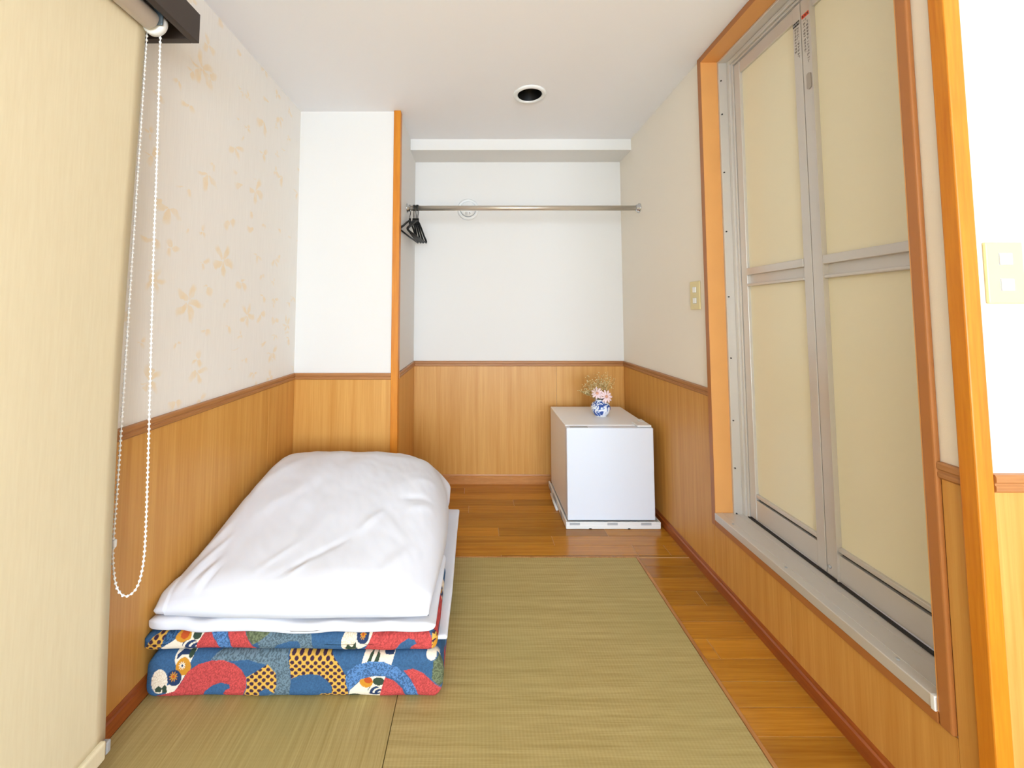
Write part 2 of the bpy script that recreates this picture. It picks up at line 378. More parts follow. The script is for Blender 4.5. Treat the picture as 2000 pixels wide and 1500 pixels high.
bb('back', (XC + .012, YB), (XR - .012, YB), (0, -1), .056, m_bb_back, 'pine-toned baseboard along the alcove back wall')
bb('right', (XR, YPOST), (XR, YB), (-1, 0), .05, m_bb, 'red-brown baseboard along the right wall under the bathroom door')
bb('entrance', (XR + .022, YFR), (XFAR, YFR), (0, -1), .05, m_bb, 'baseboard of the far right wall')
# posts
struct(obj('trim_8', bx(-.436, -.4005, YC - .012, YC + .03, 0, ZC, bev=.002), m_post, loc=(-.418, YC, 0)), 'slim orange wooden post on the column corner at the alcove', 'post')
struct(obj('trim_9', bx(.914, .946, .750, .778, 0, ZC, bev=.0025), m_post, loc=(.92, .765, 0)), 'thick sunlit orange wooden corner post right of the bathroom door', 'post')

# ---------------------------------------------------------------- floor boards and tatami
pm = {}
def plank(x0, x1, y0, y1):
    g = .0008
    o = obj('plank', bx(x0 + g, x1 - g, y0 + g, y1 - g, -.0011, 0, bev=.0004, seg=1), m_plank, floor, None)
    # origin at the plank so that the grain differs from board to board
    c = Vector(((x0 + x1) / 2, (y0 + y1) / 2, 0)); o.data.transform(Matrix.Translation(floor.location - c)); o.location = c - floor.location
rng = random.Random(11)
base = 1.7314
def row_planks(x0, x1, y0, y1, cuts):
    xs = [x0] + [c for c in sorted(cuts) if x0 + .04 < c < x1 - .04] + [x1]
    for a, b in zip(xs, xs[1:]): plank(a, b, y0, y1)
rows = [base + .075 * k for k in range(-23, 12)]
special = {-6: [.742], -3: [.83], 3: [.10, .62], 2: [.35], 5: [-.1, .5], 7: [.2], 4: [.45]}
for k in range(-23, 11):
    y0, y1 = base + .075 * k, base + .075 * (k + 1)
    cuts = special.get(k, [rng.uniform(-.4, .9), rng.uniform(-.4, .9)])
    if y0 >= YT: x0 = XL if y1 <= YC + .02 else XC
    elif y1 > YT:
        row_planks(XT + .012, XR, y0, YT, cuts); y0 = YT + .006; x0 = XL
    else: x0 = XT + .012
    if y1 > YB: y1 = YB
    if y0 < YC < y1 and x0 == XL:
        row_planks(XL, XC, y0, YC, cuts); row_planks(XC, XR, y0, y1, cuts)
    else: row_planks(x0, XR if y0 > YPOST - .08 else 1.6, y0, y1, cuts)
rest = B(); box(rest, XT + .012, XFAR, YREAR, base - .075 * 23, -.0011, -.0002); box(rest, 1.601, XFAR, base - .075 * 23, YFR, -.0011, -.0002)
obj('floor_covering', rest, m_plank, floor)
# thin wooden lip round the mats
bm = B(); box(bm, XT + .001, XT + .012, -2.95, YT + .005, -.016, .0025, bev=.001, seg=1); box(bm, XL + .013, XT + .001, YT + .001, YT + .006, -.016, .0022, bev=.001, seg=1)
struct(obj('trim_10', bm, wood('lip_wood', srgb(150, 92, 44), srgb(206, 150, 92), (30, 4, 30), rough=.45), loc=(XT, 1, 0)), 'thin worn wooden lip edging the tatami mats', 'trim')
def mat_(x0, x1, y0, y1, m, label):
    return tag(obj('tatami_mat', bx(x0, x1, y0, y1, -.0155, .001, bev=.0015), m, loc=((x0 + x1) / 2, (y0 + y1) / 2, -.0155)), label, 'tatami mat', 'tatami mats')
mat_(XS + .0008, XT, -.1, YT, m_tat_x, 'wide borderless tatami mat right of the bedding with crosswise weave')
mat_(XL + .013, XS - .0008, -.1, YT, m_tat_y, 'narrow tatami mat under the bedding with lengthwise weave')
mat_(XL + .013, XT, -2.95, -.102, m_tat_x, 'tatami mat behind the viewpoint towards the window')

# ---------------------------------------------------------------- bathroom folding door
door = thing('door_1', 'aluminium two-leaf folding bathroom door with cream panes in a brown casing', 'door', (XR, 1.2, DZ0), kind='structure')
cw, cx = .025, .9145
bm = B()
box(bm, cx, XR, DY1, DY1 + cw, DZ0 - cw, ZC - .001, bev=.002); box(bm, cx, XR, DY0 - cw, DY0, DZ0 - cw, ZC - .001, bev=.004, seg=3)
box(bm, cx, XR, DY0, DY1, DZ0 - cw, DZ0, bev=.002); box(bm, cx, XR, DY0, DY1, DZ1, ZC - .001, bev=.002)
obj('casing', bm, m_casing, door)
JX = .984
bm = B()
box(bm, cx + .001, JX + .05, DY1 - .0005, DY1 + .0035, DZ0, DZ1); box(bm, cx + .001, JX + .05, DY0 - .0035, DY0 + .0005, DZ0, DZ1); box(bm, cx + .001, JX + .05, DY0, DY1, DZ1 - .0005, DZ1 + .0035)
obj('jamb_lining', bm, m_jamb, door)
# aluminium frame: stepped members on both sides and the head
fr = B()
for (a, b, xa, xb) in ((.0, .010, JX - .002, 1.05), (.010, .026, JX + .030, 1.05), (.026, .036, JX + .038, 1.05)):
    box(fr, xa, xb, DY1 - b, DY1 - a, DZ0, DZ1 - .0006, bev=.0012, seg=1); box(fr, xa, xb, DY0 + a, DY0 + b, DZ0, DZ1 - .0006, bev=.0012, seg=1)
    box(fr, xa, xb, DY0 + b, DY1 - b, DZ1 - b, DZ1 - a - .0006, bev=.0012, seg=1)
frame = obj('door_frame', fr, m_alu, door)
for z in (.29, .46, .64, .88, 1.12, 1.38, 1.62, 1.86, 2.0):
    obj('screw', cyl(B(), (JX + .006, DY1 - .0105, z), (JX + .006, DY1 - .0135, z), .0028, n=8), m_alu_d, frame)
# sill
SZ = .288
bm = B(); box(bm, .9115, 1.05, DY0 + .001, DY1 - .001, SZ - .027, SZ, bev=.002)
for x in (.938, .993): box(bm, x, x + .003, DY0 + .002, DY1 - .002, SZ, SZ + .0012)
sill = obj('sill', bm, m_alu, door)
obj('sill_end_cap', bx(.9105, .925, DY0 + .0012, DY0 + .009, SZ - .028, SZ + .001, bev=.001), m_wplas, door)
for y in (.93, 1.25, 1.5): obj('screw', lathe(B(), [(.004, 0), (.004, .001), (.002, .0016)], (.93, y, SZ), 10), m_grey, sill)
obj('track_gap', bx(1.018, 1.03, DY0 + .03, DY1 - .034, SZ, SZ + .003), m_alu_d, door)

DX = 1.026      # face of the leaves
LZ0, LZ1 = SZ + .006, 2.044
def leaf(y0, y1, sl, sr, name='door_leaf'):
    """y0 near hinge .. y1 far; sl/sr stile widths at y1/y0 ends"""
    g = bpy.data.objects.new(name, None); COL.objects.link(g); g.parent = door; g.location = Vector((DX, y0, LZ0)) - door.location
    for a, b in ((y0, y0 + sr), (y1 - sl, y1)): obj('stile', bx(DX, DX + .028, a, b, LZ0, LZ1, bev=.0015), m_alu, g)
    ya, yb = y0 + sr, y1 - sl
    obj('top_rail', bx(DX + .002, DX + .026, ya, yb, 1.998, LZ1, bev=.0012), m_alu, g)
    obj('bottom_rail', bx(DX + .002, DX + .026, ya, yb, LZ0 + .002, .366, bev=.0012), m_alu, g)
    obj('vent_slot', bx(DX + .012, DX + .024, ya, yb, .366, .375), m_alu_d, g)
    obj('glazing_bead', bx(DX + .001, DX + .026, ya, yb, .375, .388, bev=.002), m_alu, g)
    mb = B(); box(mb, DX - .003, DX + .026, ya, yb, 1.200, 1.226, bev=.0015); box(mb, DX - .002, DX + .026, ya, yb, 1.157, 1.167, bev=.0025); box(mb, DX + .013, DX + .026, ya, yb, 1.167, 1.2)
    obj('handle_rail', mb, m_alu, g)
    for z0, z1 in ((.388, 1.157), (1.226, 1.998)): obj('pane', bx(DX + .011, DX + .016, ya, yb, z0, z1), m_pane, g)
    return g
YSEAM = 1.218
lf = leaf(YSEAM + .0015, 1.546, .032, .030); ln = leaf(.885, YSEAM - .0015, .040, .034)
obj('raised_edge', bx(DX - .005, DX + .003, YSEAM - .042, YSEAM - .0395, LZ0, LZ1), m_alu, ln)
# catch and warning stickers near the head of the meeting stiles
c = B(); ring = []
for k in range(24):
    t = 2 * math.pi * k / 24; ring.append((1.195 + .008 * math.cos(t), 1.772 + (.018 if math.sin(t) > 0 else -.018) + .008 * math.sin(t)))
A = [c.verts.new((DX - .003, y, z)) for y, z in ring]; Bv = [c.verts.new((DX, y, z)) for y, z in ring]; c.faces.new(A)
for k in range(24): c.faces.new((A[k], A[(k+1) % 24], Bv[(k+1) % 24], Bv[k]))
obj('catch', c, plain('catch_grey', srgb(172, 162, 152), .5), ln)
m_red = plain('sticker_red', srgb(224, 70, 28), .5); m_ink = plain('sticker_ink', srgb(60, 54, 52), .6); m_inkg = plain('sticker_text_grey', srgb(150, 142, 136), .6)
def sticker(parent, ya, yb, ztop, hd, zlen, mh, ink_on_head):
    """warning strip: coloured heading plus columns of tiny vertical lettering strokes"""
    x = DX - .0008
    obj('sticker_heading', bx(x, DX, ya, yb, ztop - hd, ztop), mh, parent)
    b = B(); r = random.Random(int(ya * 1e4))
    for k in range(3):
        yy = ya + (yb - ya) * (k + .5) / 3; box(b, x - .0003, x, yy - .0028, yy + .0022, ztop - hd * .74, ztop - hd * .3); 
    obj('sticker_heading_letters', b, ink_on_head, parent)
    b = B()
    for col in range(2):
        yc = ya + (yb - ya) * (.3 + .42 * col); z = ztop - hd - .006
        while z > ztop - hd - zlen * (1 if col == 0 else .8):
            for s in range(3):
                if r.random() < .7: box(b, x - .0002, DX, yc - .004, yc + .004 * r.random(), z - .0022 * s - .0009, z - .0022 * s)
            if r.random() < .8: yy = yc + r.uniform(-.003, .003); box(b, x - .0002, DX, yy, yy + .0009, z - .007, z)
            z -= .0105
    obj('sticker_lettering', b, m_inkg, parent)
sticker(lf, YSEAM + .004, YSEAM + .029, 1.990, .014, .105, m_ink, m_grey)
sticker(ln, YSEAM - .032, YSEAM - .006, 1.994, .012, .145, m_red, m_ink)
obj('knob', lathe(B(), [(.0045, 0), (.0045, -.004), (.003, -.006)], (DX, YSEAM - .012, .318), 12, 'X'), m_grey, ln)

# ---------------------------------------------------------------- ceiling downlight
dl = thing('downlight', 'recessed round ceiling downlight with white rim and black cone', 'downlight', (LX, LY, ZC))
obj('rim', lathe(B(), [(.057, .004), (.058, -.004), (.062, -.009), (.071, -.009), (.0775, -.004), (.0785, 0), (.074, .0005)], (LX, LY, ZC), 48, cap=False), m_wplas, dl)
b = B(); prof = [(.0572, -.003), (.054, .02), (.045, .06), (.036, .085)]
rings = [[b.verts.new((LX + r * math.cos(2*math.pi*k/40), LY + r * math.sin(2*math.pi*k/40), ZC + h)) for k in range(40)] for r, h in prof]
for R0, R1 in zip(rings, rings[1:]):
    for k in range(40): b.faces.new((R0[k], R0[(k+1) % 40], R1[(k+1) % 40], R1[k])).smooth = True
b.faces.new(rings[-1]); obj('cone', b, m_hole, dl)
obj('bulb', lathe(B(), [(.005, .04), (.018, .043), (.024, .058), (.018, .082)], (LX, LY, ZC), 24), plain('unlit_bulb', srgb(190, 186, 180), .3), dl)

# ---------------------------------------------------------------- clothes rail, hangers, vent
BY, BZ = 2.256, 1.660
rail = thing('clothes_rail', 'brushed steel clothes rail spanning the alcove', 'clothes rail', (.26, BY, BZ))
obj('tube', cyl(B(), (XC + .002, BY, BZ), (XR - .002, BY, BZ), .0145, n=24), m_steel, rail)
for x, s in ((XC, 1), (XR, -1)):
    obj('end_flange', lathe(B(), [(.027, 0), (.027, s * .005), (.021, s * .008), (.019, s * .018), (.0148, s * .022)], (x, BY, BZ), 28, 'X'), m_chrome, rail)

def hanger(name):
    root = bpy.data.objects.new(name, None); COL.objects.link(root); root.empty_display_size = .05
    # local: bar centre at origin, hanger lies in the YZ plane
    pts = [(0, -.012, -.019)] + [(0, .0175 * math.sin(a), .0175 * math.cos(a)) for a in [math.radians(t) for t in range(-110, 121, 20)]] + [(0, .008, -.03), (0, 0, -.045), (0, 0, -.075)]
    h = tube(B(), pts, .0022, 6); obj('hook', h, m_black, root)
    f = B(); sh = []
    for s in (-1, 1): sh.append([(0, s * y, z) for y, z in ((0, -.074), (.03, -.082), (.08, -.104), (.14, -.134), (.185, -.152), (.196, -.160), (.19, -.167))])
    for s in sh: tube(f, s, [.005, .0055, .006, .006, .0065, .006, .005], 6)
    tube(f, [(0, -.19, -.166), (0, 0, -.168), (0, .19, -.166)], .0045, 6)
    tube(f, [(0, 0, -.06), (0, 0, -.1)], .0065, 8)
    obj('shoulder_frame', f, m_black, root)
    return root
hx = [(-.389, -5), (-.369, 1), (-.361, -2), (-.352, -4), (-.344, -7)]
ordn = ['leftmost black hanger, hanging apart from the other four beside the post', 'second black hanger from the left on the steel rail', 'middle one of five black hangers on the steel rail', 'second black hanger from the right on the steel rail', 'rightmost of the five black hangers at the rail end']
h0 = hanger('clothes_hanger')
for i, ((x, a), lab) in enumerate(zip(hx, ordn)):
    if i == 0: r = h0
    else:
        r = h0.copy(); COL.objects.link(r)
        for ch in list(h0.children): c2 = ch.copy(); COL.objects.link(c2); c2.parent = r
    r.location = (x, BY, BZ); r.rotation_euler = (0, 0, math.radians(a))
    tag(r, lab, 'hanger', 'black hangers on the clothes rail')

vx, vz = -.063, 1.729
vent = thing('wall_vent', 'round white ventilation cover on the back wall behind the rail', 'vent', (vx, YB, vz))
obj('flange', lathe(B(), [(.070, 0), (.070, -.006), (.064, -.012), (.052, -.014), (.051, -.008)], (vx, YB, vz), 48, 'Y'), m_wplas, vent)
obj('gap', lathe(B(), [(.051, -.006), (.051, -.009), (.04, -.009)], (vx, YB, vz), 40, 'Y'), m_grey, vent)
obj('cover', lathe(B(), [(.02, -.006), (.0485, -.010), (.0485, -.020), (.045, -.024), (.01, -.0255)], (vx, YB, vz), 48, 'Y'), m_wplas, vent)
b = B(); fx, fy, fz = vx, YB - .0257, vz - .028
for (dx, dz, w, h) in ((-.018, .006, .014, .0016), (-.018, 0, .014, .0016), (-.018, -.006, .014, .0016), (-.016, .006, .0016, .014), (-.007, .006, .0016, .015), (-.02, -.011, .004, .0016), (-.01, -.012, .006, .0016), (.006, .003, .006, .005), (.011, -.001, .006, .002), (.004, -.008, .008, .0014)):
    box(b, fx + dx, fx + dx + w, fy - .0004, fy + .001, fz + dz - h, fz + dz)
obj('lettering', b, m_inkg, vent)

# ---------------------------------------------------------------- switches
def switch(name, label, org, u, n, w, h, rock):
    t = thing(name, label, 'light switch', org); o, u, n = Vector(org), Vector(u), Vector(n)
    def slab(nm, du, dz, ww, hh, t0, t1, m, bev):
        b = bx(-ww / 2, ww / 2, t0, t1, -hh / 2, hh / 2, bev=bev)
        for v in b.verts: p = v.co.copy(); v.co = o + u * (p.x + du) + n * p.y + Vector((0, 0, p.z + dz))
        return obj(nm, b, m, t)
    slab('plate', 0, 0, w, h, 0, .006, m_ivory, .0025)
    for dz in rock:
        slab('rocker_well', .0, dz, w * .36, .024, .0055, .0064, m_grey, .0003); slab('rocker', 0, dz, w * .33, .022, .006, .0085, m_rocker, .001)
    return t
switch('light_switch', 'small ivory double switch plate on the beige wall left of the door', (XR, 1.692, 1.131), (0, 1, 0), (-1, 0, 0), .074, .120, (.024, -.022))
switch('light_switch', 'large ivory switch plate on the bright wall at far right', (.999, YFR, 1.129), (1, 0, 0), (0, -1, 0), .071, .117, (.026, -.023))

# ---------------------------------------------------------------- roller blind and pelmet
PZ, PF = 1.800, -.772
pel = thing('pelmet_box', 'dark brown open-bottomed pelmet box over the roller blind', 'pelmet', (-.85, .4, PZ))
obj('front_board', bx(PF - .02, PF, -.6, 1.062, PZ, PZ + .083, bev=.001, seg=1), m_dark, pel)
obj('end_board', bx(XL, PF - .0202, 1.042, 1.062, PZ, PZ + .083, bev=.001, seg=1), m_dark, pel)
obj('top_board', bx(XL, PF - .0202, -.6, 1.0418, PZ + .068, PZ + .083), m_dark, pel)
RX, RZ, RR = -.828, 1.793, .024
bl = thing('roller_blind', 'cream roller blind hanging to the floor from the dark pelmet', 'roller blind', (RX, .4, .02))
obj('roller_tube', cyl(B(), (RX, -.55, RZ), (RX, .962, RZ), RR, n=32), plain('roller_cloth', srgb(238, 224, 208), .8), bl)
FX = RX - RR + .001
v, f = [], []; ny, nz = 60, 80
for j in range(nz + 1):
    for i in range(ny + 1):
        y = -.55 + (1.53 * i / ny); z = .082 + (RZ - .082) * j / nz; t = 1 - j / nz
        e = max(0, 1 - (.98 - y) / .25)
        v.append((FX - .004 * e * e * math.sin(t * 3.1) + .003 * t * math.sin(y * 9 + 1.2), y - (.012 * min(1, t * 2) + .010 * math.sin(t * 3.1) * t) * (i / ny), z))
for j in range(nz):
    for i in range(ny): a = j * (ny + 1) + i; f.append((a, a + 1, a + ny + 2, a + ny + 1))
o = raw('fabric', v, f, m_blind, bl); md = o.modifiers.new('thickness', 'SOLIDIFY'); md.thickness = .0012
obj('hem_bar', bx(FX - .008, FX + .010, -.55, .960, .046, .088, bev=.006, seg=3), m_blind, bl)
obj('hem_cap', bx(FX - .007, FX + .009, .960, .972, .052, .078, bev=.003), m_grey, bl)
b = B(); box(b, RX + .004, RX + .031, .964, .969, RZ - .012, PZ + .068, bev=.002); box(b, RX + .022, RX + .032, -.55, .969, RZ + .018, RZ + .05, bev=.002)
obj('bracket', b, plain('bracket_steel', srgb(120, 132, 140), .35, metal=.7), bl)
obj('chain_drive', lathe(B(), [(.012, 0), (.0265, .002), (.029, .006), (.029, .016), (.024, .02), (.008, .021)], (RX, .970, RZ), 28, 'Y'), m_wplas, bl)
CY = .986
ctrl = [(-.853, 1.79), (-.862, 1.2), (-.8705, .62), (-.8735, .50), (-.870, .445), (-.858, .398), (-.838, .381), (-.815, .396), (-.802, .435), (-.797, .50), (-.8, .75), (-.809, 1.2), (-.812, 1.45), (-.8185, 1.79)]
top = [(RX + .0255 * math.sin(a) - .0075, RZ + .0255 * math.cos(a)) for a in [math.radians(t) for t in (80, 40, 0, -40, -80)]]
def cat(P, n=40):
    P = [np.array(p, float) for p in P]; out = []
    for i in range(len(P) - 1):
        p0, p1, p2, p3 = P[max(i-1, 0)], P[i], P[i+1], P[min(i+2, len(P)-1)]
        L = np.linalg.norm(p2 - p1)
        for k in range(n):
            t = k / n; h = (2*t**3-3*t*t+1, t**3-2*t*t+t, -2*t**3+3*t*t, t**3-t*t)
            m1 = (p2 - p0) / (np.linalg.norm(p2 - p1) + np.linalg.norm(p1 - p0) + 1e-9) * L; m2 = (p3 - p1) / (np.linalg.norm(p3 - p2) + np.linalg.norm(p2 - p1) + 1e-9) * L
            out.append(h[0]*p1 + h[1]*m1 + h[2]*p2 + h[3]*m2)
    return out + [P[-1]]
path = cat(ctrl) + [np.array(t) for t in top]
seg = [0]
for a, b2 in zip(path, path[1:]): seg.append(seg[-1] + float(np.linalg.norm(b2 - a)))
b = B(); sp = .0115; d = 0; i = 0; pl = []
while d < seg[-1]:
    while seg[i+1] < d: i += 1
    t = (d - seg[i]) / max(seg[i+1] - seg[i], 1e-9); p = path[i] * (1 - t) + path[i+1] * t; pl.append(p); d += sp
for p in pl: bmesh.ops.create_icosphere(b, subdivisions=1, radius=.0037, matrix=Matrix.Translation((p[0], CY, p[1])))
tube(b, [(p[0], CY, p[1]) for p in pl], .0013, 5)
for fc in b.faces: fc.smooth = True
obj('bead_chain', b, m_bead, bl)
obj('chain_joiner', bx(-.8785, -.8675, CY - .005, CY + .005, .492, .512, bev=.003), m_wplas, bl)

# ---------------------------------------------------------------- futon bedding
def shade(c, k): return np.array(c[:3]) * k
C_BLUE, C_RED, C_CREAM = np.array(srgb(60, 96, 134)[:3]), np.array(srgb(188, 74, 72)[:3]), np.array(srgb(240, 226, 204)[:3])
C_GOLD, C_DOT, C_GREY, C_LB = np.array(srgb(222, 172, 78)[:3]), np.array(srgb(66, 44, 62)[:3]), np.array(srgb(104, 124, 136)[:3]), np.array(srgb(88, 128, 178)[:3])
C_NAVY, C_GRN, C_OCH, C_OLV = np.array(srgb(44, 62, 96)[:3]), np.array(srgb(58, 74, 58)[:3]), np.array(srgb(206, 142, 46)[:3]), np.array(srgb(104, 112, 84)[:3])
C_ORG = np.array(srgb(190, 84, 40)[:3])
z1 = lambda P: [(280 + x / 6.25, 1180 + y / 6.25) for x, y in P]
z2 = lambda P: [(580 + x / 3.947, 1000 + y / 3.947) for x, y in P]
def c1(x, y): return (280 + x / 6.25, 1180 + y / 6.25)
def c2_(x, y): return (580 + x / 3.947, 1000 + y / 3.947)
P_ = lambda pts, kind: ('poly', pts, kind)
E_ = lambda c, rx, ry, kind: ('ell', c, rx, ry, kind)
LOW = [
 P_(z1([(840,640),(900,585),(1000,560),(1500,545),(1760,560),(1800,700),(1825,900),(1800,1120),(1440,1130),(1600,1030),(1640,900),(1580,740),(1520,690),(1300,640),(1000,660)]), 'grey'),
 P_(z1([(1290,840),(1540,690),(1640,800),(1655,930),(1625,1035),(1530,960),(1450,1010),(1450,1140),(950,1140),(980,1080),(1150,1105),(1260,1060),(1300,960)]), 'gold'),
 P_(z1([(395,530),(635,530),(612,640),(560,790),(480,930),(460,1000),(330,1050),(330,930),(450,900),(500,760),(430,700),(405,640)]), 'cream'),
 E_(c1(520, 720), 14.5, 16, 'ochre'), E_(c1(505, 705), 7, 8, 'daisyw'), E_(c1(590, 590), 5, 6, 'green'),
 P_(z1([(420,600),(470,570),(560,575),(560,600),(470,605),(430,640)]), 'navy'),
 E_(c1(420, 845), 13.5, 15, 'navy'), E_(c1(410, 830), 8.5, 9.5, 'daisyo'),
 E_(c1(245, 885), 15.5, 22.5, 'mum'), P_(z1([(195,970),(240,935),(280,960),(270,1005),(205,1008)]), 'green'), P_(z1([(280,960),(310,920),(340,950),(340,1015),(290,1015)]), 'green'),
 P_(z1([(190,1120),(210,1060),(430,1000),(500,900),(580,770),(700,690),(850,650),(1000,645),(1130,680),(1230,760),(1290,860),(1290,960),(1250,1060),(1150,1100),(1050,1090),(1005,1050),(1040,990),(1090,975),(1085,930),(980,905),(880,940),(790,1010),(725,1130)]), 'red'),
 P_(z1([(1780,545),(2000,560),(2000,780),(1900,810),(1830,865)]) , 'gold'),
 P_(z2([(-5,1060),(240,1060),(330,1130),(390,1230),(405,1300),(410,1420),(160,1420),(200,1370),(280,1365),(285,1310),(240,1260),(190,1225),(120,1215),(40,1225),(-5,1245)]), 'gold'),
 P_(z2([(530,1055),(765,1055),(735,1145),(620,1125),(505,1145)]), 'cream'), P_(z2([(545,1130),(570,1085),(595,1080),(575,1130)]), 'green'), P_(z2([(600,1125),(625,1080),(645,1090),(635,1125)]), 'green'), P_(z2([(655,1075),(755,1075),(745,1090),(690,1090)]), 'navy'),
 P_(z2([(400,1420),(420,1340),(520,1250),(600,1230),(690,1230),(690,1280),(640,1420)]), 'cream'),
 E_(c2_(545, 1275), 13, 11, 'ochre'), E_(c2_(560, 1262), 8, 6, 'orange'), E_(c2_(640, 1268), 11, 8, 'green'), E_(c2_(610, 1340), 14, 9, 'swirl'), E_(c2_(450, 1395), 12, 6, 'green'),
 P_(z2([(690,1235),(760,1265),(820,1325),(855,1420),(640,1420),(660,1330)]), 'red'),
 P_(z2([(385,1260),(400,1195),(470,1145),(560,1122),(680,1122),(780,1160),(870,1250),(930,1330),(950,1425),(870,1425),(850,1345),(800,1280),(720,1230),(600,1228),(500,1258),(420,1340),(400,1330)]), 'lblue'),
 P_(z2([(830,1190),(900,1178),(980,1210),(1060,1280),(1125,1340),(1140,1425),(950,1425),(930,1340),(880,1250)]), 'red'),
 P_(z2([(1055,1120),(1140,1080),(1150,1300),(1100,1310),(1045,1250)]), 'olive'), E_(c2_(1040, 1085), 10, 8, 'cream'),
]
UP = [
 P_(z1([(20,530),(60,470),(120,380),(280,300),(240,490),(160,540)]), 'gold'),
 P_(z1([(270,330),(350,260),(640,255),(900,265),(960,290),(700,330),(560,340),(400,400),(255,480)]), 'dblue'),
 P_(z1([(235,500),(400,400),(560,340),(740,325),(650,480),(640,545),(240,545)]), 'cream'),
 E_(c1(490, 380), 15, 9, 'ochre'), E_(c1(500, 362), 8, 6, 'orange'), E_(c1(650, 365), 8, 7, 'green'), E_(c1(590, 470), 17, 10, 'swirl'),
 P_(z1([(740,330),(810,340),(890,430),(950,560),(640,560),(660,460)]), 'red'),
 P_(z1([(720,325),(800,275),(970,275),(1050,440),(1095,570),(950,570),(890,420),(810,335)]), 'lblue'),
 P_(z1([(970,270),(1180,290),(1260,380),(1330,480),(1420,570),(1090,570),(1060,420),(1010,340)]), 'red'),
 P_(z1([(1200,300),(1600,300),(1420,430),(1340,470),(1270,390)]), 'olive'),
 P_(z1([(1400,440),(1600,300),(2000,290),(2000,420),(1800,420),(1640,470),(1560,570),(1430,570)]), 'grey'),
 P_(z2([(0,890),(70,895),(115,950),(135,1075),(20,1080),(30,1000),(0,960)]), 'grey'),
 E_(c2_(410, 985), 16, 20, 'mum'), P_(z2([(375,1030),(400,990),(430,1020),(460,975),(462,1040),(400,1050)]), 'green'),
 P_(z2([(470,900),(640,890),(560,990),(470,1050)]), 'cream'), E_(c2_(510, 942), 12, 13, 'navy'), E_(c2_(510, 938), 6.5, 7, 'daisyo'),
 P_(z2([(600,890),(990,890),(1045,960),(1045,1030),(980,1068),(860,1068),(890,1012),(925,995),(910,968),(860,958),(800,990),(730,1080),(500,1085),(560,980)]), 'red'),
 P_(z2([(1040,930),(1090,930),(1100,1010),(1040,1050)]), 'gold'), E_(c2_(1085, 1020), 10, 12, 'ochre'), E_(c2_(1120, 920), 9, 14, 'cream'), E_(c2_(1110, 880), 5, 7, 'green'),
]
PX = lambda X: 845 + (X + .1255) / .001413
PY = lambda Z: 1268 - (Z - .124) / .001365
def in_poly(px, py, P):
    r = np.zeros(len(px), bool); n = len(P); j = n - 1
    for i in range(n):
        xi, yi = P[i]; xj, yj = P[j]
        if yi != yj: r ^= ((yi > py) != (yj > py)) & (px < (xj - xi) * (py - yi) / (yj - yi) + xi)
        j = i
    return r
def paint(U, Z, shapes):
    px, py = PX(U), PY(Z); n = len(px); rn = ((np.sin(np.floor(px / 2.1 + .35 * np.sin(py)) * 12.9898 + np.floor(py / 1.9 + .35 * np.sin(px)) * 78.233) * 43758.5453) % 1)[:, None]
    col = C_BLUE * (0.86 + .28 * rn)
    for s in shapes:
        if s[0] == 'poly': m = in_poly(px, py, s[1]); k = s[2]; lx = px - px.min(); rr = None; c = None
        else:
            c = s[1]; dx, dy = (px - c[0]) / s[2], (py - c[1]) / s[3]; rr = np.hypot(dx, dy); th = np.arctan2(dy, dx); m = rr < 1; k = s[4]
        if not m.any(): continue
        r = rn[m]; q = lambda a: np.broadcast_to(a, (m.sum(), 3))
        if k == 'red': cc = C_RED * (.72 + .62 * r)
        elif k == 'cream': cc = q(C_CREAM)
        elif k == 'grey': cc = np.where(r < .45, C_GREY * .62, C_GREY * 1.15)
        elif k == 'lblue': cc = np.where(r < .45, C_LB * .55, C_LB * 1.12)
        elif k == 'dblue': cc = np.where(r < .5, C_BLUE * .5, C_BLUE * 1.1)
        elif k == 'olive': cc = np.where(r < .5, C_OLV * .7, C_OLV * 1.25)
        elif k == 'gold':
            a = (px[m] * .85 + py[m]) / 13.0; b_ = (px[m] * .85 - py[m]) / 13.0
            dot = np.hypot((a % 1) - .5, (b_ % 1) - .5) < .37
            cc = np.where(dot[:, None], C_DOT, C_GOLD)
        elif k == 'green': cc = q(C_GRN)
        elif k == 'navy': cc = q(C_NAVY)
        elif k == 'ochre': cc = q(C_OCH)
        elif k == 'orange': cc = q(C_ORG)
        elif k == 'swirl': r3 = np.hypot(dx[m] - .75, dy[m] - .35); cc = np.where(((np.sin(r3 * 9) > .35) & (dy[m] < .45))[:, None], C_CREAM, C_NAVY)
        elif k in ('daisyw', 'daisyo'):
            pet = rr[m] < .72 + .28 * np.cos(th[m] * 10); A_, B__ = (C_CREAM, C_NAVY) if k == 'daisyw' else (C_OCH, C_ORG)
            under = col[m]; cc = np.where(pet[:, None], A_, under); cc = np.where((rr[m] < .3)[:, None], B__, cc)
        elif k == 'mum':
            line = (np.cos(th[m] * 14 + np.floor(rr[m] * 4) * 1.6) > .82) | ((rr[m] * 4) % 1 < .14); cc = np.where(line[:, None], C_CREAM * np.array([.82, .72, .62]), C_CREAM)
        col[m] = cc
    return col

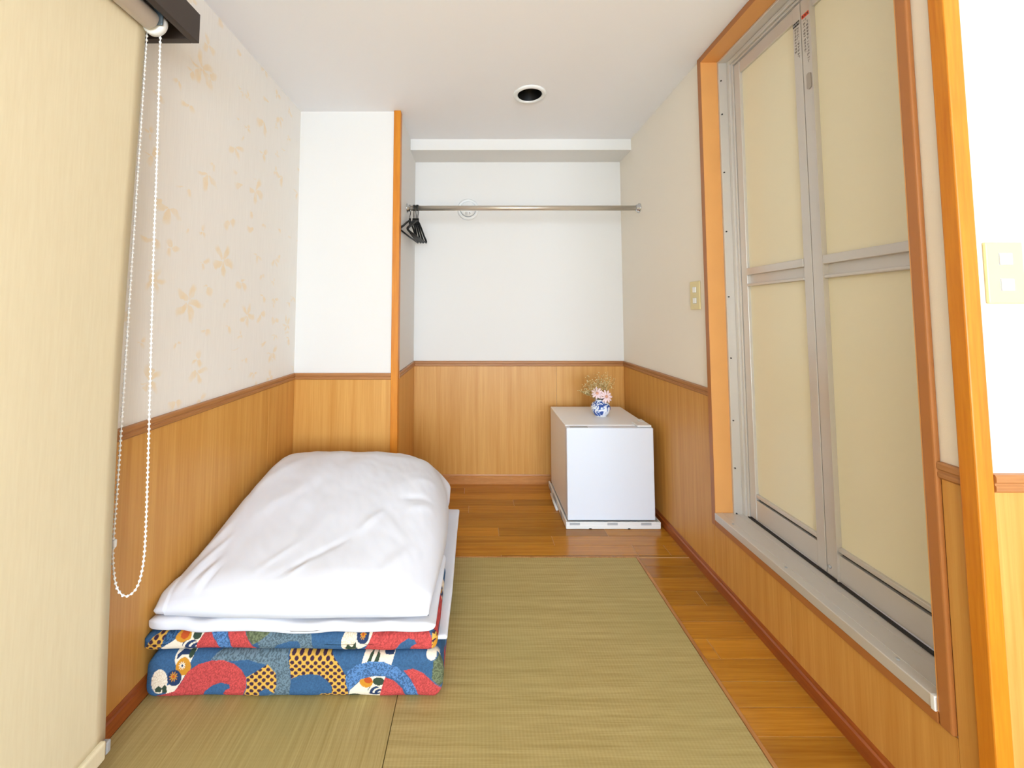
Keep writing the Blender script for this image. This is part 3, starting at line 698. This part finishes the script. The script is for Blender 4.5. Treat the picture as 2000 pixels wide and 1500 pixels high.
def soft_slab(name, x0, x1, y0, y1, z0, z1, mat, parent, shapes=None, rf=None, re=.02, nx=80, fine=.01, coarse=.03, wav=.003, seed=0, sk=0.0, puff=0.0, loc=None):
    """folded soft layer: rounded profile in YZ swept along X with softened ends and gentle waviness"""
    h = (z1 - z0) / 2; rf = h * .98 if rf is None else rf; zc = (z0 + z1) / 2; prof = []
    def arc(cy, cz, r, a0, a1):
        n = max(3, int(abs(a1 - a0) * r / fine) + 2)
        return [(cy + r * math.cos(a0 + (a1 - a0) * k / n), cz + r * math.sin(a0 + (a1 - a0) * k / n)) for k in range(n)]
    def line(p, q, st):
        L = math.hypot(q[0]-p[0], q[1]-p[1]); n = max(1, int(L / st))
        return [(p[0] + (q[0]-p[0]) * k / n, p[1] + (q[1]-p[1]) * k / n) for k in range(n)]
    r2 = h * .9; PI = math.pi
    prof += line((y1 - r2, z0), (y0 + rf, z0), coarse) + arc(y0 + rf, z0 + rf, rf, 1.5 * PI, PI)
    prof += line((y0, z0 + rf), (y0, z1 - rf), fine) + arc(y0 + rf, z1 - rf, rf, PI, .5 * PI)
    prof += line((y0 + rf, z1), (y1 - r2, z1), coarse) + arc(y1 - r2, z1 - r2, r2, .5 * PI, 0) + arc(y1 - r2, z0 + r2, r2, 0, -.5 * PI)
    P = np.array(prof); m = len(P)
    ne = max(6, int(re / fine)); xs = list(np.linspace(x0 + re, x1 - re, nx + 1))
    ang = np.linspace(0, PI / 2, ne + 1)[:-1]
    left = [(x0 + re - re * math.cos(a), math.sin(a)) for a in ang]; right = [(x1 - re + re * math.cos(a), math.sin(a)) for a in ang[::-1]]
    secs = left + [(x, 1.0) for x in xs] + right
    V = np.zeros((len(secs), m, 3)); U = np.zeros((len(secs), m))
    for i, (x, e) in enumerate(secs):
        e = max(e, .04); k = .35 + .65 * e            # ends close to a rounded seam
        yy = P[:, 0].copy(); zz = zc + (P[:, 1] - zc) * e
        inset = (1 - e) * min(re, .02)
        yy = np.clip(yy, y0 + inset, y1 - inset)
        for j in range(m):
            w = noise.noise(Vector((x * 5 + seed, yy[j] * 5, zz[j] * 6))) * wav + noise.noise(Vector((x * 14 + seed, yy[j] * 14, seed))) * wav * .4
            fy = sk * (x - x0) / (x1 - x0)
            top_ = 1 if zz[j] > zc else .15
            V[i, j] = (x + w * .6, yy[j] + w + fy, zz[j] + w * top_ + puff * top_ * math.sin(PI * min(1, max(0, (yy[j] - y0) / (y1 - y0)))))
        U[i] = x
    V[:, :, 2] = np.maximum(V[:, :, 2], z0 + .0005) if z0 < .01 else V[:, :, 2]
    verts = V.reshape(-1, 3); n = len(secs); f = []
    for i in range(n - 1):
        for j in range(m): a, b_ = i * m + j, i * m + (j + 1) % m; f.append((a, b_, b_ + m, a + m))
    f.append(list(range(m))[::-1]); f.append([(n - 1) * m + j for j in range(m)])
    o = raw(name, verts, f, mat, parent, loc)
    if shapes:
        Y = verts[:, 1] - y0; u = verts[:, 0].copy(); side = verts[:, 0] > x1 - re * 1.05
        u = np.where((Y > .02) & side, x1 - .02 - (Y % .7), u); zz = verts[:, 2].copy()
        topm = (Y > h) & ~side; zz = np.where(topm, z0 + ((zz - z0) + Y) % (z1 - z0), zz)
        col = paint(u, zz, shapes); at = o.data.color_attributes.new('print', 'FLOAT_COLOR', 'POINT')
        buf = np.ones((len(verts), 4), np.float32); buf[:, :3] = col; at.data.foreach_set('color', buf.ravel())
    return o

fut = thing('futon_mattress', 'navy floral-print futon mattress folded in layers on the tatami', 'futon', (-.5, 1.55, 0.001))
soft_slab('lower_fold', -.912, -.094, 1.146, 1.93, .0015, .118, m_print, fut, LOW, rf=.024, re=.030, nx=540, fine=.0017, coarse=.012, wav=.005, seed=2.0)
soft_slab('upper_fold', -.931 + .008, -.112, 1.150, 1.475, .122, .172, m_print, fut, UP, rf=.022, re=.022, nx=540, fine=.0017, coarse=.01, wav=.006, seed=5.0)
soft_slab('inner_sheet', -.905, -.088, 1.20, 1.945, .115, .128, m_cotton, fut, None, re=.008, nx=60, fine=.004, coarse=.02, wav=.005, seed=9.0)
pad = soft_slab('folded_bed_pad', -.923, -.116, 1.146, 1.462, .173, .205, m_cotton, None, None, rf=.0145, re=.045, nx=90, fine=.004, coarse=.012, wav=.011, seed=14.0, loc=(-.52, 1.31, .17))
tag(pad, 'thin white folded bed pad lying between printed futon and duvet', 'bed pad')

def duvet():
    nx, ny = 170, 190; top, bot = {}, {}; v = []; f = []
    def ease(d, r): q = min(1, max(0, d / r)); return math.sqrt(max(0, 1 - (1 - q) ** 2))
    creases = [  # plan-space creases (x0,y0,x1,y1,depth,width)
        (-.60, 1.20, -.40, 1.34, -.006, .012), (-.56, 1.19, -.50, 1.27, .005, .010), (-.40, 1.34, -.33, 1.44, .006, .016), (-.66, 1.215, -.56, 1.33, .004, .012),
        (-.87, 1.19, -.80, 1.36, .007, .012), (-.845, 1.18, -.80, 1.28, -.006, .008), (-.815, 1.175, -.785, 1.27, .005, .008), (-.89, 1.26, -.84, 1.42, .006, .014), (-.79, 1.175, -.77, 1.25, -.005, .007),
        (-.40, 1.86, -.17, 1.92, .007, .014), (-.36, 1.90, -.16, 1.945, -.007, .010), (-.33, 1.93, -.17, 1.965, .006, .010), (-.42, 1.80, -.20, 1.87, -.005, .018),
        (-.26, 1.45, -.15, 1.50, .007, .018), (-.28, 1.50, -.16, 1.53, -.006, .014), (-.24, 1.60, -.15, 1.66, .005, .02), (-.86, 1.55, -.72, 1.80, .006, .03), (-.80, 1.40, -.62, 1.62, .004, .03),
        (-.55, 1.5, -.42, 1.9, .004, .05), (-.9, 1.75, -.78, 1.94, -.005, .02), (-.3, 1.2, -.2, 1.32, .004, .02), (-.19, 1.2, -.15, 1.42, -.004, .012)]
    def plan(s, t):
        y = 1.160 + t * (1.998 - 1.160)
        xl = -.918 + .012 * (1 - min(1, t / .05)) + .01 * max(0, t - .9) / .1
        xr = -.137 + .022 * math.sin(math.pi * min(1, t * 1.15)) + .010 * math.exp(-((t - .95) / .05) ** 2) - .008 * math.exp(-((t - .80) / .06) ** 2)
        y += .010 * math.sin(s * math.pi) * (-1 if t < .5 else 1) * abs(2 * t - 1) + .004 * noise.noise(Vector((s * 5, t * 5, 3)))
        if t > .8: y -= (t - .8) / .2 * (.07 * max(0, (s - .55) / .45) ** 2 + .05 * max(0, (.25 - s) / .25) ** 2)
        return xl + (xr - xl) * s, y
    for j in range(ny + 1):
        t = j / ny
        for i in range(nx + 1):
            s = i / nx; x, y = plan(s, t)
            w = .785; dL, dR, dF, dB = s * w, (1 - s) * w, t * .826, (1 - t) * .826
            eb = .232 - .012 * t + .03 * max(0, t - .8) / .2            # seam height round the edge
            if t < .06: eb = .212 + .02 * t / .06
            if s < .04 and t < .1: eb += .012
            q = min(1, dF / .72)
            zt = .276 + .166 * math.sin(q * math.pi / 2) ** 1.1
            zt -= .035 * (1 - ease(dL, .30)); zt -= .03 * (1 - ease(dR, .26)); zt -= .105 * (max(0, s - .55) / .45) ** 1.7 * t ** 3
            E = ease(dL, .085) * ease(dR, .12) * ease(dF, .075) * ease(dB, .22)
            z = eb + (zt - eb) * E
            dis = .009 * noise.noise(Vector((x * 4, y * 4, 0))) + .0045 * noise.noise(Vector((x * 10 + 4, y * 8, 2))) + .0014 * noise.noise(Vector((x * 36 + y * 14, y * 22, 5))) + .0022 * max(0, noise.noise(Vector(((x + y) * 16, (x - y) * 5, 8))))
            for (ax, ay, bx_, by_, dep, wd) in creases:
                L2 = (bx_-ax)**2 + (by_-ay)**2; u = min(1, max(0, ((x-ax)*(bx_-ax) + (y-ay)*(by_-ay)) / L2)); dd = math.hypot(x - ax - u*(bx_-ax), y - ay - u*(by_-ay))
                if dd < wd * 3: dis += .75 * dep * math.exp(-(dd / wd) ** 2) * math.sin(math.pi * min(1, max(.08, u * .92 + .04)))
            dis -= .0035 * math.exp(-((dF - .022) / .0035) ** 2) * (.4 + .6 * noise.noise(Vector((x * 4, 1, 1))) ** 2 + .3)   # crease along the front edge
            z += dis * min(1, E * 1.2)
            top[i, j] = len(v); v.append((x, y, z))
    for j in range(ny + 1):
        for i in range(nx + 1):
            if i in (0, nx) or j in (0, ny): bot[i, j] = top[i, j]; continue
            s, t = i / nx, j / ny; x, y = plan(s, t); dL, dR, dF, dB = s * .785, (1 - s) * .785, t * .826, (1 - t) * .826
            zb = .211 if y < 1.47 else .211 - .080 * min(1, (y - 1.47) / .08); eb = .232 - .012 * t
            if t < .06: eb = .212 + .02 * t / .06
            E = ease(min(dL, dR), .04) * ease(min(dF, dB), .04)
            bot[i, j] = len(v); v.append((x, y, eb + (zb - eb) * E))
    for j in range(ny):
        for i in range(nx):
            f.append((top[i, j], top[i+1, j], top[i+1, j+1], top[i, j+1])); f.append((bot[i, j], bot[i, j+1], bot[i+1, j+1], bot[i+1, j]))
    o = raw('duvet', v, f, m_cotton, None, (-.52, 1.58, .13))
    return tag(o, 'puffy white cotton duvet folded on top of the futon stack', 'duvet')
duvet()

# ---------------------------------------------------------------- fridge, vase and flowers
FX0, FX1, FY0, FY1, FZ0, FZ1 = .443, .877, 2.028, 2.487, .032, .486
tray = thing('fridge_tray', 'white plastic tray with taped edges under the mini fridge', 'tray', (.66, 2.26, 0))
obj('base', bx(.432, .897, 2.016, 2.505, .0005, .022, bev=.003), m_wplas, tray)
b = B()
for a in ((.432, .897, 2.016, 2.024), (.432, .442, 2.024, 2.505), (.889, .897, 2.024, 2.505)): box(b, *a, .021, .034, bev=.002)
obj('rim', b, m_wplas, tray)
for x in (.45, .635, .80): obj('slot', bx(x, x + .05, 2.0152, 2.0165, .020, .031), m_grey, tray)
for x in (.545, .735): obj('notch', bx(x, x + .012, 2.0152, 2.0165, .0008, .005), m_alu_d, tray)
for y, l in ((2.10, .05), (2.25, .09), (2.40, .06)): obj('tape', bx(.4305, .4325, y, y + l, .006, .033), m_grey, tray)
rod = obj('white_rod', tube(B(), [(.424, 2.20, .0075), (.424, 2.30, .0075), (.427, 2.385, .0075)], .007, 10), m_wplas, loc=(.425, 2.3, .0005))
tag(rod, 'short white plastic rod lying beside the fridge tray', 'rod')
fri = thing('mini_fridge', 'small white mini fridge in the alcove corner', 'fridge', (.668, 2.26, FZ0 - .01))
obj('body', bx(FX0 + .003, FX1 - .003, FY0 + .050, FY1, FZ0 + .002, FZ1, bev=.004), m_fridge_side, fri)
fd = obj('door', bx(FX0, FX1, FY0, FY0 + .042, FZ0 + .004, FZ1 - .002, bev=.005, seg=3), m_fridge, fri)
obj('gasket', bx(FX0 + .008, FX1 - .008, FY0 + .042, FY0 + .050, FZ0 + .012, FZ1 - .009), m_grey, fri)
obj('handle_recess', bx(FX0 + .02, FX0 + .11, FY0 + .006, FY0 + .03, FZ1 - .0025, FZ1 - .0012), m_grey, fd)
hb = B(); box(hb, FX1 - .075, FX1 - .004, FY0 + .012, FY0 + .085, FZ1 - .001, FZ1 + .008, bev=.003); box(hb, FX1 - .03, FX1 - .006, FY0 + .085, FY0 + .13, FZ1 - .001, FZ1 + .010, bev=.004)
obj('hinge_cover', hb, m_wplas, fri)
for x in (FX0 + .03, FX1 - .03):
    for y in (FY0 + .08, FY1 - .03): obj('foot', cyl(B(), (x, y, .022), (x, y, FZ0 + .004), .012, n=12), m_grey, fri)

def porcelain():
    M = NT('blue_white_porcelain'); M.b.inputs['Roughness'].default_value = .12
    tc = M.n('ShaderNodeTexCoord'); a = M.n('ShaderNodeTexNoise', i_Scale=34.0, i_Detail=3.0, i_Distortion=1.4); M.l(tc.outputs['Object'], a.inputs['Vector'])
    r = M.n('ShaderNodeValToRGB'); r.color_ramp.elements[0].position = .43; r.color_ramp.elements[0].color = srgb(52, 84, 160); r.color_ramp.elements[1].position = .52; r.color_ramp.elements[1].color = srgb(236, 240, 248)
    e = r.color_ramp.elements.new(.475); e.color = srgb(120, 150, 206); M.l(a.outputs[0], r.inputs[0]); M.l(r.outputs[0], M.b.inputs['Base Color']); return M.m
vx0, vy0, vz0 = .686, 2.262, FZ1 + .0005
vase = thing('porcelain_vase', 'small round blue and white porcelain vase on the fridge', 'vase', (vx0, vy0, vz0))
obj('body', lathe(B(), [(.030, .0005), (.033, .004), (.035, .008), (.045, .02), (.0525, .04), (.0525, .052), (.046, .068), (.034, .077), (.028, .081), (.0275, .086), (.0305, .091), (.031, .093), (.028, .093), (.025, .088), (.025, .082), (.02, .07)], (vx0, vy0, vz0), 40), porcelain(), vase)
obj('foot_ring', lathe(B(), [(.028, 0), (.032, 0), (.033, .004), (.03, .006)], (vx0, vy0, vz0), 32), m_wplas, vase)
m_petal = plain('pink_petal', srgb(250, 222, 224), .6, var=.05, vscale=60); m_core = plain('flower_core', srgb(226, 168, 140), .7); m_stem = plain('stem_green', srgb(120, 124, 62), .7)
def daisy(c, nrm, R, label):
    t = thing('pink_daisy', label, 'flower', (vx0, vy0, vz0 + .06), 'pink daisies in the vase'); c = Vector(c); n = Vector(nrm).normalized(); a = n.orthogonal().normalized(); b_ = n.cross(a)
    r = random.Random(int(c.x * 1e4)); np_ = 11
    for k in range(np_):
        th = 2 * math.pi * k / np_ + r.uniform(-.08, .08); d = a * math.cos(th) + b_ * math.sin(th); s = n.cross(d); L = R * r.uniform(.88, 1.05); pb = B(); rows = []
        for u, w in ((.12, .14), (.4, .26), (.7, .34), (.9, .26), (1.0, .10)):
            lift = n * (.10 * R * math.sin(u * 2.6) - .10 * R * u * u)
            rows.append([pb.verts.new(c + d * L * u + s * (w * R * .5 * q_) + lift - n * (abs(q_) * .02 * R) + n * off) for off in (0, .0012) for q_ in (-1, 0, 1)])
        for A_, C_ in zip(rows, rows[1:]):
            for q_ in (0, 1): pb.faces.new((A_[q_], A_[q_+1], C_[q_+1], C_[q_])); pb.faces.new((A_[q_+3], C_[q_+3], C_[q_+4], A_[q_+4]))
            pb.faces.new((A_[0], C_[0], C_[3], A_[3])); pb.faces.new((A_[2], A_[5], C_[5], C_[2]))
        pb.faces.new((rows[-1][0], rows[-1][1], rows[-1][2], rows[-1][5], rows[-1][4], rows[-1][3])); pb.faces.new((rows[0][0], rows[0][3], rows[0][4], rows[0][5], rows[0][2], rows[0][1]))
        obj('petal', pb, m_petal, t, smooth=True)
    cb = B(); bmesh.ops.create_icosphere(cb, subdivisions=2, radius=R * .24, matrix=Matrix.Translation(c + n * .003)); obj('flower_centre', cb, m_core, t, smooth=True)
    base_ = Vector((vx0 + (c.x - vx0) * .25, vy0, vz0 + .06)); obj('stem', tube(B(), [base_, (base_ + c) / 2 + Vector((0, .004, .006)), c - n * .004], .0018, 6), m_stem, t)
daisy((vx0 - .024, vy0 - .022, vz0 + .128), (-.35, -1, .35), .034, 'pink daisy on the left, higher one in the vase')
daisy((vx0 + .022, vy0 - .034, vz0 + .112), (.25, -1, .25), .037, 'paler pink daisy on the right leaning over the vase rim')
gy = thing('baby_breath_spray', 'dry greenish spray of tiny filler blossoms fanning out of the vase', 'dried flowers', (vx0, vy0, vz0 + .06))
r = random.Random(3); sb, fb = B(), B(); m_br = plain('dry_stem', srgb(176, 150, 88), .8); m_bl = plain('dry_blossom', srgb(232, 216, 164), .8)
for k in range(46):
    ang = r.uniform(-1.2, .85); ln_ = r.uniform(.085, .165); dy = r.uniform(-.35, .45)
    p0 = Vector((vx0 + r.uniform(-.012, .012), vy0 + r.uniform(-.01, .01), vz0 + .07)); d = Vector((math.sin(ang), dy, math.cos(ang))).normalized()
    p1 = p0 + d * ln_ * .55 + Vector((0, 0, .01)); p2 = p0 + d * ln_
    tube(sb, [p0, p1, p2], [.0007, .0006, .0004], 4)
    for q_ in range(9):
        s = p1.lerp(p2, r.uniform(0, 1)); e = s + Vector((r.uniform(-.022, .022), r.uniform(-.02, .02), r.uniform(-.006, .022)))
        tube(sb, [s, e], .00035, 3); bmesh.ops.create_icosphere(fb, subdivisions=1, radius=r.uniform(.0015, .0027), matrix=Matrix.Translation(e))
obj('branching_stems', sb, m_br, gy)['kind'] = 'stuff'; obj('blossoms', fb, m_bl, gy)['kind'] = 'stuff'
